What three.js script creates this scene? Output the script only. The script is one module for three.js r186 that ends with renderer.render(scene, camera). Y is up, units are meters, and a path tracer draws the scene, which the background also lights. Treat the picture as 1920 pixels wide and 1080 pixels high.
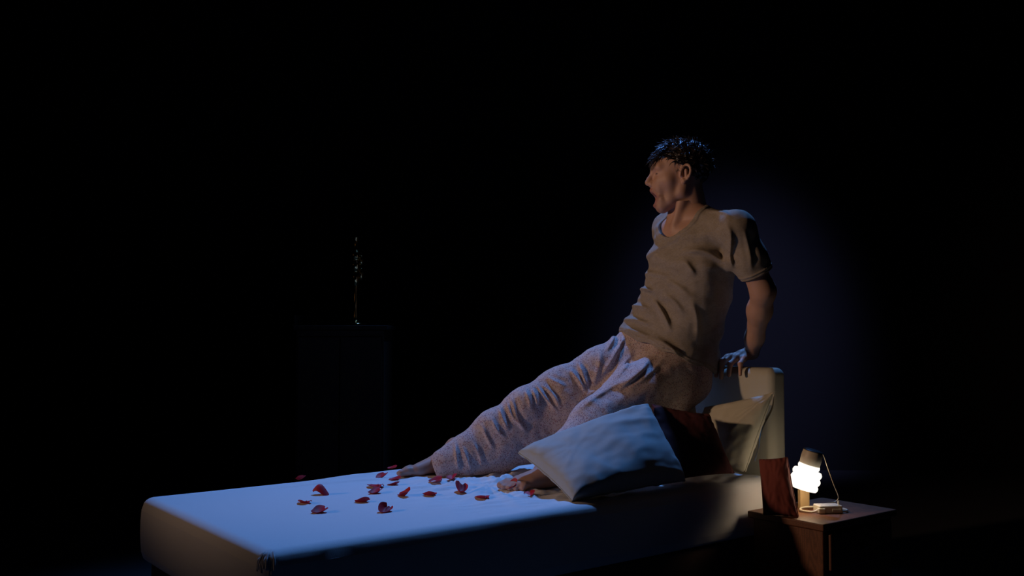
import * as THREE from 'three';
import { mergeGeometries, mergeVertices } from 'three/addons/utils/BufferGeometryUtils.js';
import { RoundedBoxGeometry } from 'three/addons/geometries/RoundedBoxGeometry.js';
import { ImprovedNoise } from 'three/addons/math/ImprovedNoise.js';

// ------------------------------------------------------------------ camera, light, exposure
const scene = new THREE.Scene();
scene.background = new THREE.Color(0, 0, 0);
const renderer = new THREE.WebGLRenderer({ antialias: true });
renderer.toneMapping = THREE.LinearToneMapping;
renderer.toneMappingExposure = 1.0;
renderer.shadowMap.enabled = true;
const camera = new THREE.PerspectiveCamera(33.79, 16 / 9, 0.05, 60);
camera.position.set(0, 1.043, 0);
camera.lookAt(0, 1.043 + Math.sin(0.04616), -Math.cos(0.04616));

const BED = { x: -0.1084, z: -3.0599, turn: 0.657, length: 1.84, width: 0.922, top: 0.55 };

const STAGE_LIGHTS = [
  { // steel-blue toplight hung behind the bed
    at: [0.45, 5.5, -5.2], to: [-0.1, 0.5, -3.0], color: [0.125, 0.36, 1.0], power: 67, angle: 0.41, soft: 0.95, radius: 5,
  },
  { // warm low-angle spot from the side, trimmed to the figure
    at: [-4.5, 2.1, -1.3], to: [0.75, 1.44, -3.3], color: [1.0, 0.63, 0.42], power: 26, angle: 0.318, soft: 1.0, radius: 6,
  },
  { // faint deep-blue wash on the backdrop behind the headboard
    at: [1.75, 5.6, -2.8], to: [1.66, 1.0, -7.1], color: [0.40, 0.43, 1.0], power: 62, angle: 0.19, soft: 1.0, radius: 8,
  },
];
for (const s of STAGE_LIGHTS) {
  const l = new THREE.SpotLight(new THREE.Color().setRGB(...s.color), s.power, 0, s.angle, s.soft, 2);
  l.position.set(...s.at); l.target.position.set(...s.to);
  l.castShadow = true; l.shadow.mapSize.set(2048, 2048); l.shadow.radius = s.radius;
  l.shadow.camera.near = 0.2; l.shadow.camera.far = 14; l.shadow.bias = -0.0005;
  scene.add(l, l.target);
}

// ------------------------------------------------------------------ helpers
let seed = 20117;
const rnd = () => { seed = (seed * 1664525 + 1013904223) >>> 0; return seed / 4294967296; };
const noise = new ImprovedNoise();
const NZ = (x, y, z) => noise.noise(x, y, z);
const clamp = (v, a = 0, b = 1) => v < a ? a : v > b ? b : v;
const sstep = (a, b, v) => { const t = clamp((v - a) / (b - a)); return t * t * (3 - 2 * t); };
const smin = (a, b, k) => { const h = Math.max(k - Math.abs(a - b), 0) / k; return Math.min(a, b) - h * h * k * 0.25; };
const smax = (a, b, k) => -smin(-a, -b, k);
const lin = (r, g, b) => new THREE.Color().setRGB(r, g, b);
const sub3 = (a, b) => [a[0] - b[0], a[1] - b[1], a[2] - b[2]];
const add3 = (a, b, s = 1) => [a[0] + b[0] * s, a[1] + b[1] * s, a[2] + b[2] * s];
const dot3 = (a, b) => a[0] * b[0] + a[1] * b[1] + a[2] * b[2];
const cross3 = (a, b) => [a[1] * b[2] - a[2] * b[1], a[2] * b[0] - a[0] * b[2], a[0] * b[1] - a[1] * b[0]];
const norm3 = a => { const l = Math.hypot(...a) || 1; return [a[0] / l, a[1] / l, a[2] / l]; };
const mix3 = (a, b, t) => [a[0] + (b[0] - a[0]) * t, a[1] + (b[1] - a[1]) * t, a[2] + (b[2] - a[2]) * t];

const taken = {};
const numbered = n => { const k = taken[n] = (taken[n] ?? -1) + 1; return k ? `${n}_${String(k).padStart(3, '0')}` : n; };
function mesh(name, geo, mat, parent) {
  const m = new THREE.Mesh(geo, mat); m.name = parent ? name : numbered(name);
  m.castShadow = m.receiveShadow = true; (parent || scene).add(m); return m;
}
function thing(name, label, category, [x, y, z] = [0, 0, 0], turn = 0, group) {
  const o = new THREE.Group(); o.name = numbered(name); o.position.set(x, y, z); o.rotation.y = turn;
  o.userData = { label, category }; if (group) o.userData.group = group; scene.add(o); return o;
}
function tag(o, label, category, group) { o.userData = { label, category }; if (group) o.userData.group = group; return o; }
function struct(name, geo, mat, label) { const m = mesh(name, geo, mat); m.userData = { kind: 'structure', label, category: name.split('_')[0] }; return m; }
const box = (w, h, d, x = 0, y = 0, z = 0) => new THREE.BoxGeometry(w, h, d).translate(x, y, z);
const rbox = (w, h, d, r, x = 0, y = 0, z = 0, s = 3) => new RoundedBoxGeometry(w, h, d, s, r).translate(x, y, z);
const merged = list => mergeGeometries(list.map(g => { const q = g.index ? g.toNonIndexed() : g; for (const k of Object.keys(q.attributes)) if (!['position', 'normal', 'uv'].includes(k)) q.deleteAttribute(k); return q; }));
function tube(points, r, seg = 48, rad = 10) {
  const c = new THREE.CatmullRomCurve3(points.map(p => new THREE.Vector3(...p)), false, 'centripetal');
  return new THREE.TubeGeometry(c, seg, r, rad, false);
}
// texture computed from a function (u, v in 0..1) -> [r, g, b] in 0..255 sRGB, tileable size in metres set by repeat
function texture(n, fn, srgb = true) {
  const d = new Uint8Array(n * n * 4);
  for (let j = 0; j < n; j++) for (let i = 0; i < n; i++) {
    const c = fn(i / n, j / n), k = (j * n + i) * 4;
    d[k] = clamp(c[0], 0, 255); d[k + 1] = clamp(c[1], 0, 255); d[k + 2] = clamp(c[2], 0, 255); d[k + 3] = 255;
  }
  const t = new THREE.DataTexture(d, n, n); t.magFilter = THREE.LinearFilter; t.minFilter = THREE.LinearMipmapLinearFilter;
  t.generateMipmaps = true; t.wrapS = t.wrapT = THREE.RepeatWrapping; if (srgb) t.colorSpace = THREE.SRGBColorSpace; t.needsUpdate = true; return t;
}
// noise that tiles over the unit square
const tn = (u, v, f, s = 0) => {
  const a = u * 2 * Math.PI, b = v * 2 * Math.PI, r = f / (2 * Math.PI);
  return NZ(Math.cos(a) * r + s, Math.sin(a) * r + Math.cos(b) * r * 1.7 + s, Math.sin(b) * r * 1.3 - s);
};

// ---- distance fields meshed with surface nets
class Field {                       // tapered capsules joined smoothly
  constructor(k) { this.k = k; this.c = []; }
  cone(a, b, ra, rb = ra) { const d = sub3(b, a); this.c.push([...a, ...d, ra, rb - ra, 1 / Math.max(dot3(d, d), 1e-9)]); return this; }
  chain(list) { for (let i = 0; i + 1 < list.length; i++) this.cone(list[i][0], list[i + 1][0], list[i][1], list[i + 1][1]); return this; }
  at(x, y, z) {
    let r = 9; const k = this.k;
    for (const c of this.c) {
      const px = x - c[0], py = y - c[1], pz = z - c[2];
      const t = clamp((px * c[3] + py * c[4] + pz * c[5]) * c[8]);
      const qx = px - c[3] * t, qy = py - c[4] * t, qz = pz - c[5] * t;
      const d = Math.sqrt(qx * qx + qy * qy + qz * qz) - c[6] - c[7] * t;
      r = d < r + k ? smin(r, d, k) : r;
    }
    return r;
  }
}
class Trunk {                       // elliptic sections along a spine; s: [centre, half width, half depth], side = unit lateral vector
  constructor(sections, side, e = 2) {
    this.e = e; this.s = sections.map(([c, a, b]) => ({ c, a, b })); this.side = side; this.seg = [];
    for (let i = 0; i + 1 < this.s.length; i++) {
      const p = this.s[i], q = this.s[i + 1], ax = sub3(q.c, p.c), len = Math.hypot(...ax), A = norm3(ax);
      const U = norm3(add3(side, A, -dot3(side, A))), F = cross3(U, A);
      this.seg.push({ p, q, ax, len, A, U, F });
    }
  }
  at(x, y, z) {
    let best = 9;
    for (const g of this.seg) {
      const q0 = [x - g.p.c[0], y - g.p.c[1], z - g.p.c[2]];
      const t = clamp(dot3(q0, g.A) / g.len), q = add3(q0, g.ax, -t);
      const a = g.p.a + (g.q.a - g.p.a) * t, b = g.p.b + (g.q.b - g.p.b) * t, m = Math.min(a, b);
      const u = dot3(q, g.U) / a, f = dot3(q, g.F) / b, l = dot3(q, g.A) / (m * 0.55);
      const d = (Math.sqrt(Math.pow(Math.pow(Math.abs(u), this.e) + Math.pow(Math.abs(f), this.e), 2 / this.e) + l * l) - 1) * m;
      best = best > 1 ? d : smin(best, d, 0.02);
    }
    return best;
  }
}
// folds: bumps along polylines drawn in the garment's side view (x, y), running through in z
function folds(list) {
  const F = list.map(f => {
    const c = new THREE.CatmullRomCurve3(f.p.map(p => new THREE.Vector3(p[0], p[1], 0)), false, 'centripetal'), n = 14, q = [];
    for (let i = 0; i <= n; i++) { const v = c.getPoint(i / n); q.push([v.x, v.y]); }
    const xs = q.map(v => v[0]), ys = q.map(v => v[1]), m = f.w * 4;
    return { q, n, h: f.h, w: f.w, b: [Math.min(...xs) - m, Math.max(...xs) + m, Math.min(...ys) - m, Math.max(...ys) + m] };
  });
  return (x, y) => {
    let s = 0;
    for (const f of F) {
      if (x < f.b[0] || x > f.b[1] || y < f.b[2] || y > f.b[3]) continue;
      let best = 1e9, along = 0, sg = 0;
      for (let i = 0; i < f.n; i++) {
        const a = f.q[i], b = f.q[i + 1], ex = b[0] - a[0], ey = b[1] - a[1], t = clamp(((x - a[0]) * ex + (y - a[1]) * ey) / (ex * ex + ey * ey)), dx = x - a[0] - ex * t, dy = y - a[1] - ey * t, d = dx * dx + dy * dy;
        if (d < best) { best = d; along = (i + t) / f.n; sg = ex * dy - ey * dx < 0 ? -1 : 1; }
      }
      const e = sstep(0, 0.35, along) * (1 - sstep(0.6, 1, along)), q = sg * Math.sqrt(best) / f.w, q2 = q - 2.2;
      s += f.h * e * (0.85 * Math.exp(-q * q) - 0.3 * Math.exp(-q2 * q2 * 0.5));
    }
    return s;
  };
}
function surface(lo, hi, h, field) {
  const n = [0, 1, 2].map(i => Math.ceil((hi[i] - lo[i]) / h) + 1), [nx, ny, nz] = n, V = new Float32Array(nx * ny * nz), B = 6;
  for (let bz = 0; bz < nz; bz += B) for (let by = 0; by < ny; by += B) for (let bx = 0; bx < nx; bx += B) {
    const c = field(lo[0] + (bx + B / 2) * h, lo[1] + (by + B / 2) * h, lo[2] + (bz + B / 2) * h), far = Math.abs(c) > B * h * 0.9 * 1.5 + 0.02;
    for (let k = bz; k < Math.min(bz + B, nz); k++) for (let j = by; j < Math.min(by + B, ny); j++) for (let i = bx; i < Math.min(bx + B, nx); i++)
      V[(k * ny + j) * nx + i] = far ? c : field(lo[0] + i * h, lo[1] + j * h, lo[2] + k * h);
  }
  const id = new Int32Array(nx * ny * nz).fill(-1), P = [], I = [], at = (i, j, k) => (k * ny + j) * nx + i;
  for (let k = 0; k < nz - 1; k++) for (let j = 0; j < ny - 1; j++) for (let i = 0; i < nx - 1; i++) {
    const o = at(i, j, k), v = [V[o], V[o + 1], V[o + nx], V[o + nx + 1], V[o + nx * ny], V[o + nx * ny + 1], V[o + nx * ny + nx], V[o + nx * ny + nx + 1]];
    let m = 0; for (let q = 0; q < 8; q++) if (v[q] < 0) m |= 1 << q;
    if (m === 0 || m === 255) continue;
    let x = 0, y = 0, z = 0, c = 0;
    for (let q = 0; q < 8; q++) for (const b of [1, 2, 4]) if (!(q & b)) {
      const r = q | b; if ((v[q] < 0) === (v[r] < 0)) continue;
      const t = v[q] / (v[q] - v[r]);
      x += (q & 1) + (b === 1 ? t : 0); y += ((q >> 1) & 1) + (b === 2 ? t : 0); z += ((q >> 2) & 1) + (b === 4 ? t : 0); c++;
    }
    id[o] = P.length / 3; P.push(lo[0] + (i + x / c) * h, lo[1] + (j + y / c) * h, lo[2] + (k + z / c) * h);
  }
  const quad = (a, b, c, d, flip) => { if (a < 0 || b < 0 || c < 0 || d < 0) return; if (flip) I.push(a, c, b, a, d, c); else I.push(a, b, c, a, c, d); };
  for (let k = 1; k < nz - 1; k++) for (let j = 1; j < ny - 1; j++) for (let i = 1; i < nx - 1; i++) {
    const o = at(i, j, k), s = V[o] < 0;
    if (s !== V[o + 1] < 0) quad(id[at(i, j - 1, k - 1)], id[at(i, j, k - 1)], id[o], id[at(i, j - 1, k)], !s);
    if (s !== V[o + nx] < 0) quad(id[at(i - 1, j, k - 1)], id[at(i - 1, j, k)], id[o], id[at(i, j, k - 1)], !s);
    if (s !== V[o + nx * ny] < 0) quad(id[at(i - 1, j - 1, k)], id[at(i, j - 1, k)], id[o], id[at(i - 1, j, k)], !s);
  }
  const N = new Float32Array(P.length), e = h * 0.6;
  for (let q = 0; q < P.length; q += 3) {
    const [x, y, z] = [P[q], P[q + 1], P[q + 2]];
    const g = norm3([field(x + e, y, z) - field(x - e, y, z), field(x, y + e, z) - field(x, y - e, z), field(x, y, z + e) - field(x, y, z - e)]);
    N[q] = g[0]; N[q + 1] = g[1]; N[q + 2] = g[2];
  }
  const g = new THREE.BufferGeometry();
  g.setAttribute('position', new THREE.Float32BufferAttribute(P, 3)); g.setAttribute('normal', new THREE.BufferAttribute(N, 3)); g.setIndex(I);
  return g;
}
// uv in metres, from the side of the cloth each triangle faces
function boxUV(geo) {
  const g = geo.toNonIndexed(), p = g.attributes.position, uv = new Float32Array(p.count * 2);
  const a = new THREE.Vector3(), b = new THREE.Vector3(), c = new THREE.Vector3();
  for (let i = 0; i < p.count; i += 3) {
    a.fromBufferAttribute(p, i); b.fromBufferAttribute(p, i + 1); c.fromBufferAttribute(p, i + 2);
    const n = b.clone().sub(a).cross(c.clone().sub(a)), ax = Math.abs(n.x), ay = Math.abs(n.y), az = Math.abs(n.z);
    for (let k = 0; k < 3; k++) {
      const q = [a, b, c][k];
      const [u, v] = az >= ax && az >= ay ? [q.x, q.y] : ax >= ay ? [q.z, q.y] : [q.x, q.z];
      uv[(i + k) * 2] = u; uv[(i + k) * 2 + 1] = v;
    }
  }
  g.setAttribute('uv', new THREE.BufferAttribute(uv, 2)); return g;
}

// ------------------------------------------------------------------ materials
const weave = texture(256, (u, v) => { const s = 128 + 55 * Math.sin(u * 2 * Math.PI * 32) * Math.sin(v * 2 * Math.PI * 32) + 60 * tn(u, v, 40); return [s, s, s]; }, false);
const weaveAt = m => { const t = weave.clone(); t.repeat.set(1 / m, 1 / m); return t; };
const M = {
  black: new THREE.MeshStandardMaterial({ color: lin(0.012, 0.012, 0.013), roughness: 0.95 }),
  floor: new THREE.MeshStandardMaterial({ color: lin(0.03, 0.03, 0.032), roughness: 0.95 }),
  sheet: new THREE.MeshPhysicalMaterial({ color: lin(0.78, 0.78, 0.79), roughness: 0.9, bumpMap: weaveAt(0.06), bumpScale: 0.0004 }),
  divan: new THREE.MeshStandardMaterial({ color: lin(0.16, 0.09, 0.07), roughness: 0.85, bumpMap: weaveAt(0.1), bumpScale: 0.0006 }),
  headboard: new THREE.MeshStandardMaterial({ color: lin(0.5, 0.49, 0.4), roughness: 0.85, bumpMap: weaveAt(0.08), bumpScale: 0.0005 }),
  metal: new THREE.MeshStandardMaterial({ color: lin(0.05, 0.05, 0.05), roughness: 0.45, metalness: 0.6 }),
  brass: new THREE.MeshStandardMaterial({ color: lin(0.78, 0.55, 0.22), roughness: 0.16, metalness: 1 }),
};
{
  const wood = texture(512, (u, v) => {
    const g = tn(u, v * 0.2, 3, 4) * 2 + 0.12 * tn(u, v, 60), s = 0.5 + 0.5 * Math.sin(g * 22 + u * 30), f = 0.5 + tn(u * 1, v, 90, 2);
    const k = 0.75 + 0.22 * s + 0.1 * f; return [122 * k, 77 * k, 51 * k];
  });
  wood.repeat.set(2.2, 2.2);
  M.wood = new THREE.MeshStandardMaterial({ map: wood, roughness: 0.5 });
  // pale cotton with a fine scattered flower print
  const dots = []; for (let i = 0; i < 1100; i++) dots.push([rnd(), rnd(), 0.005 + 0.008 * rnd(), rnd(), rnd() * 6.3]);
  const n = 512, px = new Float32Array(n * n * 3).fill(-1);
  for (const [u, v, r, kind, ph] of dots) {
    const R = Math.ceil(r * n * 1.6);
    for (let dy = -R; dy <= R; dy++) for (let dx = -R; dx <= R; dx++) {
      const d = Math.hypot(dx, dy) / n, a = Math.atan2(dy, dx), edge = r * (0.75 + 0.45 * Math.cos(a * (kind < 0.55 ? 5 : 2) + ph));
      if (d > edge) continue;
      const i = ((Math.floor(u * n) + dx + n) % n), j = ((Math.floor(v * n) + dy + n) % n), k = (j * n + i) * 3;
      const c = kind < 0.4 ? [150, 92, 96] : kind < 0.7 ? [92, 88, 110] : kind < 0.85 ? [112, 106, 92] : [170, 128, 120];
      px[k] = c[0]; px[k + 1] = c[1]; px[k + 2] = c[2];
    }
  }
  const print = texture(n, (u, v) => { const k = (Math.floor(v * n) * n + Math.floor(u * n)) * 3, s = 10 * tn(u, v, 60); return px[k] >= 0 ? [px[k] + s, px[k + 1] + s, px[k + 2] + s] : [202 + s, 186 + s, 182 + s]; });
  print.repeat.set(1 / 0.13, 1 / 0.13);
  M.print = new THREE.MeshStandardMaterial({ map: print, roughness: 0.92, bumpMap: weaveAt(0.05), bumpScale: 0.0003, side: THREE.DoubleSide });
  const jersey = texture(256, (u, v) => { const s = 14 * tn(u, v, 50) + 9 * tn(u, v, 9, 3) + 5 * tn(u, v, 3, 7); return [150 + s, 141 + s, 128 + s]; });
  jersey.repeat.set(4, 4);
  M.jersey = new THREE.MeshStandardMaterial({ map: jersey, roughness: 0.95, bumpMap: weaveAt(0.05), bumpScale: 0.0003, side: THREE.DoubleSide });
}

// ------------------------------------------------------------------ the stage: floor, walls, ceiling
{
  const X0 = -6, X1 = 6, Z0 = -7.2, Z1 = 2.4, Y1 = 6, T = 0.2, cx = 0, cz = (Z0 + Z1) / 2, W = X1 - X0, D = Z1 - Z0;
  struct('floor', box(W + 2 * T, T, D + 2 * T, cx, -T / 2, cz), M.floor, 'black stage floor around the bed');
  struct('ceiling', box(W + 2 * T, T, D + 2 * T, cx, Y1 + T / 2, cz), M.black, 'black ceiling over the stage');
  struct('wall_back', box(W + 2 * T, Y1, T, cx, Y1 / 2, Z0 - T / 2), M.black, 'black wall behind the bed');
  struct('wall_front', box(W + 2 * T, Y1, T, cx, Y1 / 2, Z1 + T / 2), M.black, 'black wall behind the viewer');
  struct('wall_left', box(T, Y1, D, X0 - T / 2, Y1 / 2, cz), M.black, 'black wall at the left of the stage');
  struct('wall_right', box(T, Y1, D, X1 + T / 2, Y1 / 2, cz), M.black, 'black wall at the right of the stage');
}

// ------------------------------------------------------------------ stage lanterns that give the light, hung or on a boom out of view
{
  const names = ['black stage lantern hung above and behind the bed', 'black stage lantern on a floor boom far left of the bed', 'black stage lantern hung above the bedside table'];
  STAGE_LIGHTS.forEach((s, i) => {
    const dir = norm3(sub3(s.to, s.at)), lens = add3(s.at, dir, -0.03), t = thing('stage_lantern', names[i], 'stage light', lens);
    const q = new THREE.Quaternion().setFromUnitVectors(new THREE.Vector3(0, 1, 0), new THREE.Vector3(...dir));
    const can = new THREE.LatheGeometry([[0, -0.34], [0.06, -0.33], [0.085, -0.28], [0.09, -0.1], [0.1, -0.06], [0.1, 0.025], [0.094, 0.025], [0.094, -0.05], [0.0, -0.05]].map(v => new THREE.Vector2(...v)), 28).applyQuaternion(q);
    mesh('housing', can, M.metal, t);
    mesh('lens', new THREE.CylinderGeometry(0.09, 0.09, 0.01, 28).translate(0, -0.008, 0).applyQuaternion(q), new THREE.MeshStandardMaterial({ color: lin(0.2, 0.2, 0.2), emissive: lin(...s.color), emissiveIntensity: 2 }), t);
    const c = [-dir[0] * 0.17, -dir[1] * 0.17, -dir[2] * 0.17], up = i !== 1, yo = up ? 0.24 : -0.24;
    mesh('yoke', tube([[c[0], c[1], c[2] + 0.105], [c[0], c[1] + yo * 0.7, c[2] + 0.1], [c[0], c[1] + yo, c[2]], [c[0], c[1] + yo * 0.7, c[2] - 0.1], [c[0], c[1], c[2] - 0.105]], 0.009, 40, 8), M.metal, t);
    const y0 = up ? c[1] + yo : -lens[1], y1 = up ? 6 - lens[1] : c[1] + yo;
    mesh('pole', new THREE.CylinderGeometry(0.02, 0.02, y1 - y0, 14).translate(c[0], (y0 + y1) / 2, c[2]), M.metal, t);
    if (!up) mesh('boom_base', new THREE.CylinderGeometry(0.24, 0.26, 0.03, 28).translate(c[0], -lens[1] + 0.015, c[2]), M.metal, t);
  });
}

// ------------------------------------------------------------------ bed with padded headboard, mattress in its sheet
const L = BED.length, W = BED.width;
const bedToWorld = (x, y, z) => { const c = Math.cos(BED.turn), s = Math.sin(BED.turn); return [BED.x + x * c + z * s, y, BED.z - x * s + z * c]; };
{
  const bed = thing('bed', 'single divan bed with a pale padded headboard under the white mattress', 'bed', [BED.x, 0, BED.z], BED.turn);
  mesh('divan_base', rbox(L - 0.06, 0.25, W - 0.06, 0.012, 0, 0.235, 0), M.divan, bed);
  for (const sx of [-1, 1]) for (const sz of [-1, 1]) {
    const g = new THREE.LatheGeometry([[0.0, 0], [0.02, 0], [0.024, 0.01], [0.028, 0.11], [0, 0.11]].map(p => new THREE.Vector2(...p)), 16);
    mesh('leg', g.translate(sx * (L / 2 - 0.14), 0, sz * (W / 2 - 0.12)), M.metal, bed);
  }
  // headboard: a padded slab, rounded all over, slightly bulged towards the pillows
  const hb = new RoundedBoxGeometry(0.085, 0.60, W - 0.05, 8, 0.028), p = hb.attributes.position;
  for (let i = 0; i < p.count; i++) { const x = p.getX(i), y = p.getY(i), z = p.getZ(i); p.setX(i, x + (x < 0 ? -1 : 0) * 0.006 * (1 - (y / 0.3) ** 2) * (1 - (z / (W / 2)) ** 2)); }
  hb.computeVertexNormals();
  const head = mesh('headboard', hb.translate(L / 2 + 0.0575, 0.617, 0), M.headboard, bed); head.userData.label = 'pale padded headboard';
  for (const z of [-0.25, 0.25]) mesh('headboard_strut', rbox(0.03, 0.5, 0.06, 0.005, L / 2 + 0.085, 0.27, z), M.metal, bed);
}
const wrinkle = (x, z) => {          // height of the sheet over the flat mattress, bed coordinates
  const pull = Math.exp(-(((x - 0.12) / 0.30) ** 2) - (((z - 0.05) / 0.34) ** 2));
  const a = Math.atan2(z - 0.02, x - 0.02), r = Math.hypot(x - 0.02, z - 0.02);
  let h = 0.016 * pull * (NZ(a * 3.2, r * 5, 3) + 0.6 * NZ(a * 7, r * 3, 8)) * sstep(0.0, 0.14, r);
  h += 0.013 * pull * (1 - Math.abs(NZ(x * 9 + z * 3, z * 26 - x * 6, 1.5)) * 2.2);
  h += 0.009 * sstep(-0.1, 0.4, x) * (NZ(x * 8, z * 14, 5) + 0.5 * NZ(x * 15 + z * 9, z * 22, 2));
  h += 0.010 * Math.exp(-(((z - (-0.33 + 0.12 * (x + 0.3))) / 0.012) ** 2)) * sstep(-0.6, -0.35, x) * (1 - sstep(-0.25, 0.0, x)) * 0.6;
  h += 0.012 * Math.exp(-(((z + 0.43) / 0.03) ** 2)) * sstep(-0.42, -0.2, x) * (1 - sstep(0.0, 0.3, x));
  h += 0.0012 * NZ(x * 3, z * 3, 9);
  return h;
};
{
  const mat = thing('mattress', 'thick mattress in a white fitted sheet strewn with red petals', 'mattress', [BED.x, 0.36, BED.z], BED.turn);
  const H = 0.19, R = 0.035, g = mergeVertices(new THREE.BoxGeometry(L, H, W, 260, 12, 150).deleteAttribute('uv').deleteAttribute('normal'));
  const p = g.attributes.position, uv = [];
  for (let i = 0; i < p.count; i++) {
    let x = p.getX(i), y = p.getY(i), z = p.getZ(i);
    uv.push(x + y, z + y);
    const ox = x, oz = z, cr = 0.04;  // plan corners rounded first, then the edges
    { const ix = clamp(x, -L / 2 + cr, L / 2 - cr), iz = clamp(z, -W / 2 + cr, W / 2 - cr), dx = x - ix, dz = z - iz, d = Math.hypot(dx, dz);
      if (d > 1e-6 && dx && dz) { const m = Math.max(Math.abs(dx), Math.abs(dz)) / d; x = ix + dx * m; z = iz + dz * m; } }
    const top = y > H / 2 - 1e-6 || y < -H / 2 + 1e-6;
    const ex = Math.min(L / 2 - Math.abs(ox), W / 2 - Math.abs(oz));   // distance from the edge in plan
    if (top && ex < R) { const t = 1 - ex / R, sgn = Math.sign(y); y -= sgn * R * (1 - Math.sqrt(Math.max(0, 1 - t * t))); }
    else if (!top) { const t = clamp((Math.abs(y) - (H / 2 - R)) / R); y = Math.sign(y) * Math.min(Math.abs(y), H / 2 - R); const s = t; y -= 0 * s; }
    if (p.getY(i) > H / 2 - 1e-6) y += wrinkle(ox, oz) * sstep(0, 0.06, ex);
    // the sides swell a little and the sheet dips along the foot edge
    const side = 1 - (y / (H / 2 - R)) ** 2;
    if (!top) { const k = 0.003 * side + 0.002 * NZ(ox * 7, y * 8, oz * 7); if (Math.abs(ox) > L / 2 - 1e-6) x += Math.sign(ox) * k; else z += Math.sign(oz) * k; }
    p.setXYZ(i, x, y + H / 2, z);
  }
  g.setAttribute('uv', new THREE.Float32BufferAttribute(uv, 2)); g.computeVertexNormals();
  const sheet = mesh('fitted_sheet', g, M.sheet, mat);
  sheet.userData.label = 'white fitted sheet';
  // gathered corner at the near foot end: small pleats of elastic hem
  const pl = [];
  for (let k = 0; k < 8; k++) {
    const a = 0.25 + k * 0.15, cx = -L / 2 + 0.04, cz = W / 2 - 0.04, dir = [-Math.cos(a), Math.sin(a)], len = 0.02 + 0.014 * rnd();
    const pts = []; for (let j = 0; j <= 5; j++) { const t = j / 5, rr = 0.020 + 0.021 * Math.sin(t * 1.5) + 0.004 * NZ(k * 2.3, t * 4, 2); pts.push([cx + dir[0] * rr + 0.004 * NZ(k, t * 5, 7), H - 0.005 - len * t * t + 0.005 * Math.abs(NZ(k * 3, t * 6, 1)) - 0.012 * t, cz + dir[1] * rr]); }
    pl.push(tube(pts, 0.0015 + 0.0012 * rnd(), 14, 6));
  }
  mesh('corner_gather', merged(pl), M.sheet, mat).userData.label = 'crumpled gather of the sheet corner';
}

// ------------------------------------------------------------------ pillows and cushions
function pillowGeo(c00, c10, c11, c01, T, o = {}) {
  const n = o.n || 56, P = [], U = [], I = [], mid = (u, v) => {
    const s = (u + 1) / 2, t = (v + 1) / 2;
    return mix3(mix3(c00, c10, s), mix3(c01, c11, s), t);
  };
  const e1 = sub3(mix3(c10, c11, 0.5), mix3(c00, c01, 0.5)), e2 = sub3(mix3(c01, c11, 0.5), mix3(c00, c10, 0.5)), nn = norm3(cross3(e1, e2));
  const lu = Math.hypot(...e1), lv = Math.hypot(...e2), sd = o.seed || 1, tuck = o.tuck ?? 0.07;
  for (const s of [1, -1]) for (let j = 0; j <= n; j++) for (let i = 0; i <= n; i++) {
    const u = Math.sin((i / n - 0.5) * Math.PI), v = Math.sin((j / n - 0.5) * Math.PI);
    const uu = u * (1 - tuck * (1 - v * v)), vv = v * (1 - tuck * (1 - u * u));
    const rim = Math.max(0, (1 - u * u) * (1 - v * v));
    let t = T * Math.pow(rim, o.power || 0.42);
    const a = Math.atan2(v - (o.foldV || 0), u - (o.foldU || 0)), r = Math.hypot(u, v);
    t += T * (o.crease ?? 0.16) * Math.pow(rim, 0.3) * (NZ(u * 1.6 + sd, v * 1.6, sd * 2.1) + 0.4 * (1 - 2.4 * Math.abs(NZ(a * 2.2 + sd, r * 1.6, sd))) * sstep(0.15, 0.8, r) + 0.25 * NZ(u * 5, v * 5 + sd, sd));
    let q = add3(mid(uu, vv), nn, s * Math.max(t, 0) * (s > 0 ? 1 : (o.back ?? 1)));
    const wob = (1 - rim) ** 4 * 0.006 * (o.wobble ?? 1); q = add3(q, nn, wob * NZ(u * 5 + sd, v * 5, sd * 3)); q[1] += wob * 0.6 * NZ(u * 6, v * 6 + sd, 4);
    if (o.sag) q[1] -= o.sag * (1 - u * u) * Math.max(0, v);
    P.push(...q); U.push((u + 1) / 2 * lu, (v + 1) / 2 * lv);
  }
  const m = (n + 1) * (n + 1);
  for (let j = 0; j < n; j++) for (let i = 0; i < n; i++) {
    const a = j * (n + 1) + i, b = a + 1, c = a + n + 2, d = a + n + 1;
    I.push(a, b, c, a, c, d, m + a, m + c, m + b, m + a, m + d, m + c);
  }
  const g = new THREE.BufferGeometry();
  g.setAttribute('position', new THREE.Float32BufferAttribute(P, 3)); g.setAttribute('uv', new THREE.Float32BufferAttribute(U, 2)); g.setIndex(I); g.computeVertexNormals();
  return g;
}
const fabric = (r, g, b, rough = 0.92) => new THREE.MeshStandardMaterial({ color: lin(r, g, b), roughness: rough, bumpMap: weaveAt(0.06), bumpScale: 0.0004, side: THREE.DoubleSide });
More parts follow.
